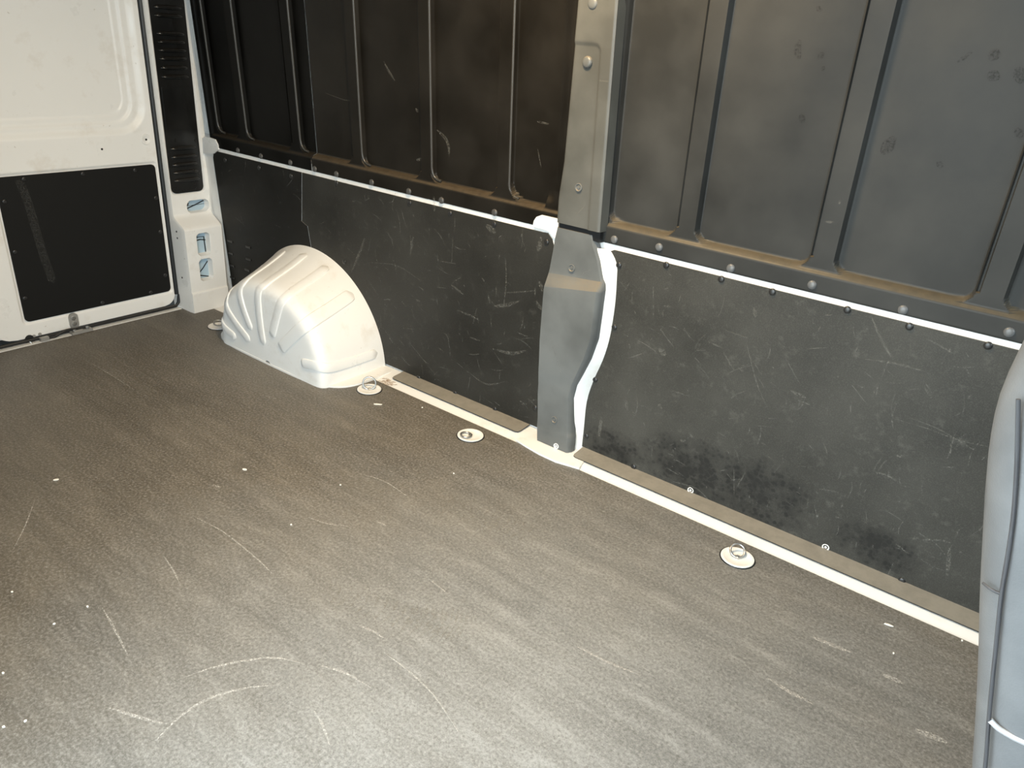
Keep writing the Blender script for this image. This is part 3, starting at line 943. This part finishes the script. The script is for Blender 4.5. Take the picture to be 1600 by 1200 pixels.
# ================================================================== rear doors
XD = -2.905
def rp(px, py, x=XD):
    return rearp(px, py, x)
ya, zd0 = rp(272, 470)
D_R, D_L = -0.207, -0.905
Z0, Z1 = 0.018, 1.66
wl = -0.800
wr = rp(183, 60)[0]
wb = rp(80, 187)[1]
print('door', D_R, D_L, 'window', wl, wr, wb)
pan = [rp(0, 276), rp(242, 258), rp(268, 456), rp(41, 502)]
print('door panel', pan)
P_L, P_R = (pan[3][0] - 0.002), (pan[1][0] + pan[2][0]) / 2
P_B, P_T = (pan[2][1] + pan[3][1]) / 2, (pan[0][1] + pan[1][1]) / 2
def door_skin(y, z):
    e1 = rrect(y, z, wl - 0.075, wr + 0.075, wb - 0.065, 2.2, 0.11)
    e2 = rrect(y, z, wl - 0.030, wr + 0.030, wb - 0.028, 2.2, 0.085)
    e3 = rrect(y, z, wl, wr, wb, 2.2, 0.07)
    d = -0.012 * sstep(e1, 0.028) - 0.007 * sstep(e2, 0.012) - 0.003 * sstep(e3, 0.005)
    e4 = rrect(y, z, P_L - 0.012, P_R + 0.010, P_B - 0.010, P_T + 0.012, 0.016)
    d += -0.006 * sstep(e4, 0.008)
    return d
def door_leaf(name, label, mirror=False):
    mid = (D_L + 0.0)
    fy = (lambda y: 2 * (D_L - 0.008) - y) if mirror else (lambda y: y)
    g = root(name, None, None, (XD, fy((D_L + D_R) / 2), Z0), kind='structure')
    ys = refine(D_L, D_R, 0.02, [wl - 0.07, wl - 0.03, wl, wr, wr + 0.03, wr + 0.07, P_L - 0.01, P_R + 0.01], 0.02, 0.003)
    zs2 = refine(Z0, Z1, 0.02, [(Z0, Z0 + 0.09), P_B - 0.01, P_T + 0.012, (wb - 0.07, wb + 0.09)], 0.014, 0.004)
    def pos(y, z):
        def cut(r):
            return r - math.sqrt(max(0, r * r - (r - (z - Z0)) ** 2)) if z - Z0 < r else 0.0
        yy = min(max(y, D_L + cut(0.085)), D_R - cut(0.05))
        return (XD + door_skin(yy, z), fy(yy), z)
    sk = part('inner_skin', grid(ys, zs2, pos, mirror), M['white'], g, smooth=50)
    part('outer_skin', slab(rounded(D_L + 0.002, D_R - 0.002, Z0 + 0.004, Z1, 0.05), lambda a, b, t: (t, fy(a), b), XD - 0.050, XD - 0.024), M['white'], g, smooth=0)
    bd = part('door_board', slab(rounded(P_L, P_R, P_B, P_T, 0.016)[::(-1 if not mirror else 1)], lambda a, b, t: (t, fy(a), b), XD - 0.001, XD - 0.006), M['door_board'], g, smooth=0, label='black board screwed to the lower door')
    for px, py in [(7, 315), (22, 394), (35, 467), (160, 473), (236, 459), (258, 430), (251, 362), (245, 309), (211, 266), (37, 278), (129, 269)]:
        y, z = rp(px, py)
        y = min(max(y, P_L + 0.014), P_R - 0.014); z = min(max(z, P_B + 0.012), P_T - 0.012)
        inst('rivet', RV['doordark'], Matrix.Translation((XD - 0.0005, fy(y), z)) @ REAR_ROT, bd)
    return g, fy
door, _fy = door_leaf('door_1', None)
door2, _ = door_leaf('door_2', None, True)
# details on the visible leaf
bd_obj = [c for c in door.children if c.name.startswith('door_board')][0]
sc = []
pts = [(30, 281), (45, 320), (58, 365), (70, 405), (82, 438)]
sc.append(ribbon([(XD - 0.001, *rp(*p)) for p in smooth_path(pts, 4)], 0.028, (1, 0, 0), 0.0006, taper=False))
sc.append(ribbon([(XD - 0.001, *rp(*p)) for p in [(79, 436), (82, 438), (85, 441)]], 0.012, (1, 0, 0), 0.0009))
M['rubmark'] = scuff('grey_rub_mark', (0.07, 0.07, 0.065), 0.6)
part('rub_mark', merge(*sc), M['rubmark'], bd_obj, smooth=0)
for px, py, r in [(228, 218, 0.020), (159, 233, 0.0)]:
    y, z = rp(px, py)
    if r > 0:
        v, f = lathe([(r, 0.0), (r * 0.92, 0.003), (r * 0.6, 0.003), (r * 0.5, 0.001), (0.0005, 0.001)], 20)
        inst('boss', mesh_data('boss', v, f, M['white'], 50), Matrix.Translation((XD + 0.0002, y, z)) @ REAR_ROT, door)
    else:
        part('mounting_pad', slab(rounded(y - 0.016, y + 0.016, z - 0.024, z + 0.024, 0.003), lambda a, b, t: (t, a, b), XD + 0.0014, XD - 0.004), M['white'], door, smooth=0)
    v, f = lathe([(0.004, 0), (0.0038, 0.0012), (0.0005, 0.0014)], 10)
    inst('hole', mesh_data('hole', v, f, M['black'], 50), Matrix.Translation((XD + 0.0014, y, z)) @ REAR_ROT, door)
# striker bracket with two bolts, latch, cable
by, bz = rp(115, 502)
brk = part('latch_bracket', merge(slab(rounded(by - 0.017, by + 0.017, bz - 0.028, bz + 0.033, 0.016), lambda a, b, t: (t, a, b), XD + 0.004, XD - 0.001),
                                  box(XD - 0.002, XD + 0.03, by - 0.017, by + 0.017, bz - 0.032, bz - 0.027)), M['steel_dull'], door, smooth=0)
for k in (0.014, -0.008):
    v, f = lathe([(0.0085, 0), (0.008, 0.003), (0.004, 0.004), (0.0005, 0.003)], 12)
    inst('bolt', mesh_data('bolt', v, f, M['steel'], 50), Matrix.Translation((XD + 0.004, by, bz + k)) @ REAR_ROT, brk)
y, z = rp(47, 534)
lt = part('latch_recess', slab([(y + 0.017 * math.cos(k * math.pi / 8), z + 0.006 + 0.021 * math.sin(k * math.pi / 8)) for k in range(16)], lambda a, b, t: (t, a, b), XD + 0.0035, XD - 0.001), M['black'], door, smooth=0)
part('latch_hook', tube([(XD + 0.004, y - 0.006, z + 0.010), (XD + 0.012, y, z - 0.004), (XD + 0.014, y + 0.010, z - 0.014)], 0.004, 8), M['steel'], lt, smooth=60)
for px, py in [(53, 525), (62, 522)]:
    yy, zz = rp(px, py)
    v, f = lathe([(0.006, 0), (0.0055, 0.003), (0.0005, 0.0034)], 12)
    inst('bolt', mesh_data('bolt', v, f, M['steel_dull'], 50), Matrix.Translation((XD + 0.0004, yy, zz)) @ REAR_ROT, door)

# sill below the doors, rubber seal, hinge plate and cable
struct('trim_1', box(-2.935, -2.8775, -1.90, -0.20, -0.02, 0.0015), M['white'], 0)
seal_pts = [(XD + 0.008, D_R + 0.0125, 1.66), (XD + 0.008, D_R + 0.0125, 0.9), (XD + 0.008, D_R + 0.0125, 0.06), (XD + 0.008, D_R + 0.006, 0.025), (XD + 0.006, D_R - 0.005, 0.011), (XD + 0.006, -0.5, 0.011), (XD + 0.006, -1.2, 0.011), (XD + 0.006, -1.55, 0.011)]
ds = root('door_seal', 'black rubber weather seal running down and along under the rear door', 'seal', (XD, -0.21, 0.0))
V, Fs = tube(seal_pts[:3], 0.0155, 10)
part('upright_seal', ([(XD - 0.004 + (a - XD) * 0.6, b, c) for a, b, c in V], Fs), M['rubber'], ds, smooth=60)
part('sill_seal', tube(seal_pts[2:], 0.0065, 8), M['rubber'], ds, smooth=60)
y, z = rearp(128, 516, -2.88)
hp = root('striker_plate', 'dark bolted striker plate on the rear sill below the door bracket', 'striker', (-2.89, y, 0.002))
part('plate', box(-2.900, -2.868, y - 0.040, y + 0.035, 0.0018, 0.012), M['steel_dull'], hp, smooth=0)
for dy in (-0.026, 0.022):
    inst('bolt', bolt_me, Matrix.Translation((-2.882, y + dy, 0.014)), hp)
cb = root('latch_cable', 'thin black cable looping from door bracket to the sill latch', 'cable', (-2.89, y - 0.1, 0.0))
cpts = [rearp(px, py, -2.886) for px, py in [(135, 511), (118, 514), (104, 516), (92, 522), (82, 530), (75, 533)]]
part('cable', tube([(-2.886, a, max(b, 0.008)) for a, b in smooth_path(cpts, 4)], 0.0045, 8), M['rubber'], cb, smooth=60)
y, z = rearp(70, 532, -2.884)
part('end_clip', box(-2.892, -2.876, y - 0.014, y + 0.014, 0.002, 0.016), M['steel_dull'], cb, smooth=0)

# ================================================================== rear pillar with vent cover
XP = -2.870
PY0, PY1 = -0.192, -0.028
holes = []
for (px0, py0, px1, py1) in [(292, 312, 327, 332), (308, 364, 329, 399), (312, 404, 333, 438)]:
    lowbox = py0 > 350
    a = rearp(px0, (py0 + py1) / 2, -2.80 if lowbox else XP)[0]; b = rearp(px1, (py0 + py1) / 2, -2.80 if lowbox else XP)[0]
    c = rearp((px0 + px1) / 2, py1, -2.80 if lowbox else XP)[1]; d = rearp((px0 + px1) / 2, py0, -2.80 if lowbox else XP)[1]
    holes.append((a, b, c, d))
print('holes', holes)
vent_u = [rearp(264, 285, XP), rearp(321, 285, XP), rearp(300, 300, XP), rearp(237, 5, XP), rearp(285, 5, XP)]
print('vent', vent_u)
V_L, V_R, V_B = (vent_u[0][0] + vent_u[3][0]) / 2, (vent_u[1][0] + vent_u[4][0]) / 2, vent_u[2][1]
zbox_t, zbox_b = rearp(305, 356, -2.80)[1], 0.0
print('box top', zbox_t, 'vent', V_L, V_R, V_B)
def pillar_x(y, z):
    t = (z - (zbox_t - 0.01)) / 0.055                # lower box stands proud, sloped shoulder on top
    t = min(1, max(0, t)); t = t * t * (3 - 2 * t)
    x = -2.80 * (1 - t) + XP * t
    for (a, b, c, d) in holes:
        x -= 0.030 * sstep(rrect(y, z, a, b, c, d, min(b - a, d - c) * (0.48 if b - a > d - c else 0.30)), 0.004)
    if z > 0.3:
        x -= 0.008 * sstep(rrect(y, z, V_L - 0.004, V_R + 0.004, V_B - 0.006, 2.0, 0.022), 0.005)
    else:
        x += 0.005 * sstep(z - 0.088, 0.006)
    x += 0.006 * sstep(-(y + 0.052), 0.008) * sstep(0.46 - z, 0.03)
    return x
ym = []
for (a, b, c, d) in holes: ym += [a, b]
ys = refine(PY0, PY1, 0.008, ym + [V_L, V_R], 0.01, 0.0025)
zm = []
for (a, b, c, d) in holes: zm += [(c - 0.004, c + 0.02), (d - 0.02, d + 0.004)]
zs2 = refine(0.0, 1.66, 0.012, zm + [(zbox_t - 0.015, zbox_t + 0.05), (V_B - 0.01, V_B + 0.03), 0.088], 0.01, 0.003)
front = grid(ys, zs2, lambda y, z: (pillar_x(y, z), y, z))
def side_at(y, x_end):
    return grid([0, 0.06, 0.12, 1], zs2, lambda t, z: ((pillar_x(y, z) - 0.004 * min(1, t / 0.12)) * (1 - t) + x_end * t, y - (0.004 * min(1, t / 0.12) if y < -0.1 else -0.004 * min(1, t / 0.12)), z))
sl = side_at(PY0, -2.94)
sl = (sl[0], [q[::-1] for q in sl[1]])
sr = side_at(PY1, -2.86)
rear_pillar = struct('wall_rear_pillar', merge(front, sl, sr), M['white'], 40)
# what shows inside the access holes
for i, (a, b, c, d) in enumerate(holes):
    xx = (-2.80 if i else XP) - 0.0295
    pl = part('hole_backing', slab(rounded(a + 0.003, b - 0.003, c + 0.003, d - 0.003, min(b - a, d - c) * (0.46 if b - a > d - c else 0.28)), lambda p, q, t: (t, p, q), xx + 0.002, xx - 0.002), M['hole'], rear_pillar, smooth=0)
    bar = [(xx + 0.003, a + 0.006, c + (d - c) * (0.25 if i != 1 else 0.62)), (xx + 0.004, (a + b) / 2, c + (d - c) * (0.5 if i != 1 else 0.66)), (xx + 0.003, b - 0.006, c + (d - c) * (0.78 if i != 1 else 0.60))]
    part('inner_brace', tube(bar, 0.0022, 6), M['rubber'], pl, smooth=60)
    if i == 1:
        part('inner_brace', tube([(xx + 0.004, a + 0.008, c + 0.008), (xx + 0.004, a + 0.009, d - 0.02), (xx + 0.004, b - 0.012, d - 0.022), (xx + 0.004, b - 0.010, c + 0.006)], 0.0022, 6), M['rubber'], pl, smooth=60)
    if i == 0:
        inst('bolt', RV['doordark'], Matrix.Translation((xx + 0.002, a + 0.016, d - 0.018)) @ REAR_ROT, pl)
    if i == 2:
        part('inner_brace', tube([(xx + 0.004, a + 0.006, c + 0.02), (xx + 0.004, b - 0.008, c + 0.006)], 0.0022, 6), M['rubber'], pl, smooth=60)
for px, py in [(283, 361), (279, 372), (285, 434)]:
    y, z = -0.196, rearp(px, py, -2.85)[1]
    v, f = lathe([(0.004, 0), (0.0038, 0.001), (0.0005, 0.0012)], 10)
    inst('hole', mesh_data('hole', v, f, M['black'], 50), Matrix.Translation((-2.852, -0.1962, z)) @ Matrix.Rotation(R_(90), 4, 'X'), rear_pillar)

vc = root('vent_cover', 'tall black louvred plastic vent cover set into white rear pillar', 'vent cover', (XP, (V_L + V_R) / 2, V_B), None)
XV = XP - 0.006
part('cover_plate', slab(rounded(V_L, V_R, V_B, 1.60, 0.02), lambda a, b, t: (t, a, b), XV + 0.004, XV), M['vent'], vc, smooth=0)
inner = slab(rounded(V_L + 0.008, V_R - 0.006, rearp(288, 203, XP)[1], rearp(283, 136, XP)[1], 0.006), lambda a, b, t: (t, a, b), XV + 0.0065, XV + 0.003)
part('blank_plate', inner, M['vent'], vc, smooth=0)
def louvre(zc, y0, y1):
    V, Fs = [], []
    n = 12
    for i in range(n + 1):
        t = i / n
        y = y0 + (y1 - y0) * t
        k = math.sqrt(max(0.03, 1 - abs(2 * t - 1) ** 6))
        for (dx, dz) in ((0.0, 0.009), (0.005, 0.0075), (0.0095, 0.002), (0.0105, -0.002), (0.007, -0.0055), (0.0, -0.0065)):
            V.append((XV + 0.0035 + dx * k, y, zc + dz * k))
    for i in range(n):
        for k in range(5):
            a = i * 6 + k
            Fs.append((a, a + 1, a + 7, a + 6))
    return V, Fs
for px, py in [(287, 231), (290, 244), (292, 256), (294, 268), (296, 280), (268, 53), (270, 66), (272, 79), (273, 92), (275, 106), (276, 120), (262, 12), (264, 25), (260, -4), (258, -20)]:
    y, z = rearp(px, py, XV)
    part('slat', louvre(z, V_L + 0.014, V_R - 0.014), M['vent'], vc, smooth=60)
for px, py in [(308, 219), (274, 219), (294, 137), (260, 136), (275, 38)]:
    y, z = rearp(px, py, XV)
    v, f = lathe([(0.006, 0), (0.0055, 0.002), (0.0005, 0.0022)], 12)
    inst('screw', mesh_data('screw', v, f, M['vent'], 50), Matrix.Translation((XV + 0.004, min(max(y, V_L + 0.012), V_R - 0.012), z)) @ REAR_ROT, vc)

# ================================================================== front seat at the cab end
SY0, SY1 = -0.92, -0.40
seat = root('front_seat', 'grey leather cab seat with rounded backrest, next to front end of side lining', 'seat', (0.30, (SY0 + SY1) / 2, -0.006))
_dist = SY0 - CAM[1]
sil = []
for px, py in [(1597, 548), (1580, 580), (1563, 620), (1550, 668), (1543, 720), (1538, 780), (1535, 840), (1532, 900), (1530, 960), (1529, 1020), (1527, 1080), (1524, 1140), (1520, 1200)]:
    r = ROT @ cdir(px, py)
    p = CAM + r * ((_dist + 0.05) / r[1])
    sil.append((p[0], p[2]))
print('seat', [(round(a, 3), round(b, 3)) for a, b in sil])
rear_z = [q[1] for q in sil][::-1]; rear_x = [q[0] for q in sil][::-1]
def back_x(z):
    if z < rear_z[0]:
        return rear_x[0] + (rear_z[0] - z) * 0.30
    if z > rear_z[-1]:
        return rear_x[-1] - 0.0 + (z - rear_z[-1]) * 0.05
    return float(np.interp(z, rear_z, rear_x))
ZB, ZTOP = 0.26, rear_z[-1] + 0.10
prof = []
for z in np.linspace(ZB, ZTOP - 0.04, 30):
    prof.append((back_x(z), z))
xt = back_x(ZTOP - 0.04)
prof += [(xt + 0.012, ZTOP - 0.018), (xt + 0.045, ZTOP), (xt + 0.09, ZTOP - 0.005), (xt + 0.118, ZTOP - 0.03)]
for z in np.linspace(ZTOP - 0.06, ZB, 24):
    prof.append((back_x(z) + 0.125 + 0.03 * math.sin((z - ZB) / (ZTOP - ZB) * math.pi), z))
cx = np.mean([p[0] for p in prof]); cz = np.mean([p[1] for p in prof])
def seat_loft(prof, y0, y1, rr, n=8):
    c = np.mean(np.array(prof), axis=0)
    ysl = []
    for k in range(n + 1):
        a = math.pi / 2 * k / n
        ysl.append((y0 + rr - rr * math.cos(a) * 1.0, rr * (1 - math.sin(a))))
    ysl = [(y0 + rr * (1 - math.sin(math.pi / 2 * k / n)), rr * (1 - math.cos(math.pi / 2 * k / n))) for k in range(n, -1, -1)]
    full = ysl + [(y0 + y1 - y, i) for y, i in ysl[::-1]]
    P = np.array(prof)
    N = len(P)
    nor = np.zeros_like(P)
    area = 0.5 * sum(P[i][0] * P[(i + 1) % N][1] - P[(i + 1) % N][0] * P[i][1] for i in range(N))
    for i in range(N):
        t = P[(i + 1) % N] - P[i - 1]
        q = np.array((t[1], -t[0])); q /= np.linalg.norm(q) + 1e-9
        nor[i] = q if area > 0 else -q
    V, Fs = [], []
    for y, ins in full:
        for i in range(N):
            p = P[i] - nor[i] * ins
            V.append((p[0], y, p[1]))
    for j in range(len(full) - 1):
        for i in range(N):
            a = j * N + i; b = j * N + (i + 1) % N
            Fs.append((a, b, b + N, a + N))
    Fs.append(tuple(range(N - 1, -1, -1)))
    Fs.append(tuple(range((len(full) - 1) * N, len(full) * N)))
    return V, Fs
bk = part('backrest', seat_loft(prof, SY0, SY1, 0.055), M['leather'], seat, smooth=60)
# seams on the side of the backrest
def seat_pt(px, py, y=SY0 - 0.0005):
    p = on_plane(px, py, (0, 1, 0), (0, y, 0))
    return (p[0], y, p[2])
seam = smooth_path([seat_pt(*p) for p in [(1599, 640), (1597, 740), (1592, 820), (1584, 880), (1573, 946), (1563, 1040), (1554, 1130), (1549, 1198), (1546, 1230)]], 4)
part('seam', tube(seam, 0.0024, 6), M['seat_trim'], bk, smooth=60)
part('seam', tube([seat_pt(*p, SY0 + 0.012) for p in [(1541, 931)]] + [seat_pt(*p, SY0 + 0.001) for p in [(1553, 940), (1563, 945), (1572, 948)]], 0.0018, 6), M['seat_trim'], bk, smooth=60)
part('piping', tube(smooth_path([seat_pt(*p) for p in [(1555, 1146), (1568, 1158), (1585, 1168), (1602, 1176), (1640, 1190)]], 3), 0.0035, 6), M['piping'], bk, smooth=60)
cush = [(0.20, 0.40), (0.18, 0.34), (0.20, 0.29), (0.62, 0.29), (0.66, 0.33), (0.66, 0.39), (0.62, 0.43), (0.40, 0.42)]
cp = [tuple(p) for p in smooth_path(cush + [cush[0]], 4)[:-1]]
part('seat_cushion', seat_loft(cp, SY0 + 0.005, SY1 - 0.005, 0.04), M['leather'], seat, smooth=60)
part('seat_base', merge(box(0.20, 0.58, SY0 + 0.06, SY1 - 0.06, 0.06, 0.30), box(0.18, 0.60, SY0 + 0.04, SY1 - 0.04, -0.005, 0.06)), M['black'], seat, smooth=0)
hx = xt + 0.06
hr = [(hx - 0.045, ZTOP + 0.06), (hx - 0.05, ZTOP + 0.14), (hx - 0.03, ZTOP + 0.20), (hx + 0.03, ZTOP + 0.21), (hx + 0.055, ZTOP + 0.14), (hx + 0.045, ZTOP + 0.06)]
hp_ = [tuple(p) for p in smooth_path(hr + [hr[0]], 4)[:-1]]
part('headrest', seat_loft(hp_[::-1], (SY0 + SY1) / 2 - 0.13, (SY0 + SY1) / 2 + 0.13, 0.035), M['leather'], seat, smooth=60)
for dy in (-0.06, 0.06):
    yy = (SY0 + SY1) / 2 + dy
    part('headrest_post', tube([(hx, yy, ZTOP - 0.03), (hx, yy, ZTOP + 0.10)], 0.006, 8), M['steel'], seat, smooth=60)

_phi = R_(5)
seat.rotation_euler = (0, 0, -_phi)
seat.location.x += (SY1 - SY0) / 2 * math.sin(_phi) - 0.008

# ================================================================== roof lamp
lx, ly, lz = -1.00, -0.68, 1.80
lamp = root('ceiling_lamp', 'small rectangular load-bay lamp on the van roof', 'lamp', (lx, ly, lz))
part('housing', slab(rounded(lx - 0.15, lx + 0.15, ly - 0.06, ly + 0.06, 0.02), lambda a, b, t: (a, b, t), lz - 0.025, lz), M['lamp_body'], lamp, smooth=0)
part('diffuser', slab(rounded(lx - 0.14, lx + 0.14, ly - 0.05, ly + 0.05, 0.018)[::-1], lambda a, b, t: (a, b, t), lz - 0.024, lz - 0.030), emit('lamp_diffuser', LAMP_COLOR, 8.0), lamp, smooth=0)
ld = bpy.data.lights.new('ceiling_lamp_light', 'AREA')
ld.shape = 'RECTANGLE'; ld.size = 0.28; ld.size_y = 0.10
ld.energy = LAMP_POWER; ld.color = LAMP_COLOR
lo = bpy.data.objects.new('ceiling_lamp_light', ld)
COL.objects.link(lo)
lo.location = (lx, ly, lz - 0.034)

# ================================================================== litter on the mat
def chip(px, py, l, w, ang, label, nm='paper_scrap', cat='scrap', h=0.002):
    x, y = floorp(px, py)
    a = R_(ang)
    n = 7
    pts = []
    for k in range(n):
        t = 2 * math.pi * k / n
        rr = 0.8 + 0.35 * random.random()
        pts.append((l / 2 * math.cos(t) * rr, w / 2 * math.sin(t) * rr))
    rot = [(x + p * math.cos(a) - q * math.sin(a), y + p * math.sin(a) + q * math.cos(a)) for p, q in pts]
    o = part(nm, slab(rot, lambda p, q, t: (p, q, t), h, 0.0), M['chip'], None, smooth=0)
    me = o.data  # origin at the chip
    for v in me.vertices:
        v.co.x -= x; v.co.y -= y
    o.location = (x, y, 0.0)
    o['label'] = label; o['category'] = cat; o['group'] = 'white scraps littering the mat'
chip(590, 632, 0.034, 0.008, 40, 'thin white sliver lying near the tie-down with upright ring')
chip(382, 734, 0.014, 0.009, 20, 'white paper crumb near centre of the dusty floor mat')
chip(88, 750, 0.014, 0.007, 60, 'curled white crumb on the mat in line with the rear door board')
for px, py in [(137, 948), (660, 637), (532, 758), (455, 820), (709, 740), (19, 925), (85, 975), (40, 1127), (6, 1136), (1503, 1001), (1396, 1021), (5, 1052)]:
    chip(px, py, 0.005, 0.004, random.randint(0, 180), 'tiny white grit speck on the black floor mat', 'grit_speck', 'grit', 0.002)
chip(1389, 977, 0.02, 0.005, 10, 'white shred on the mat near the seat end of the white floor edge')
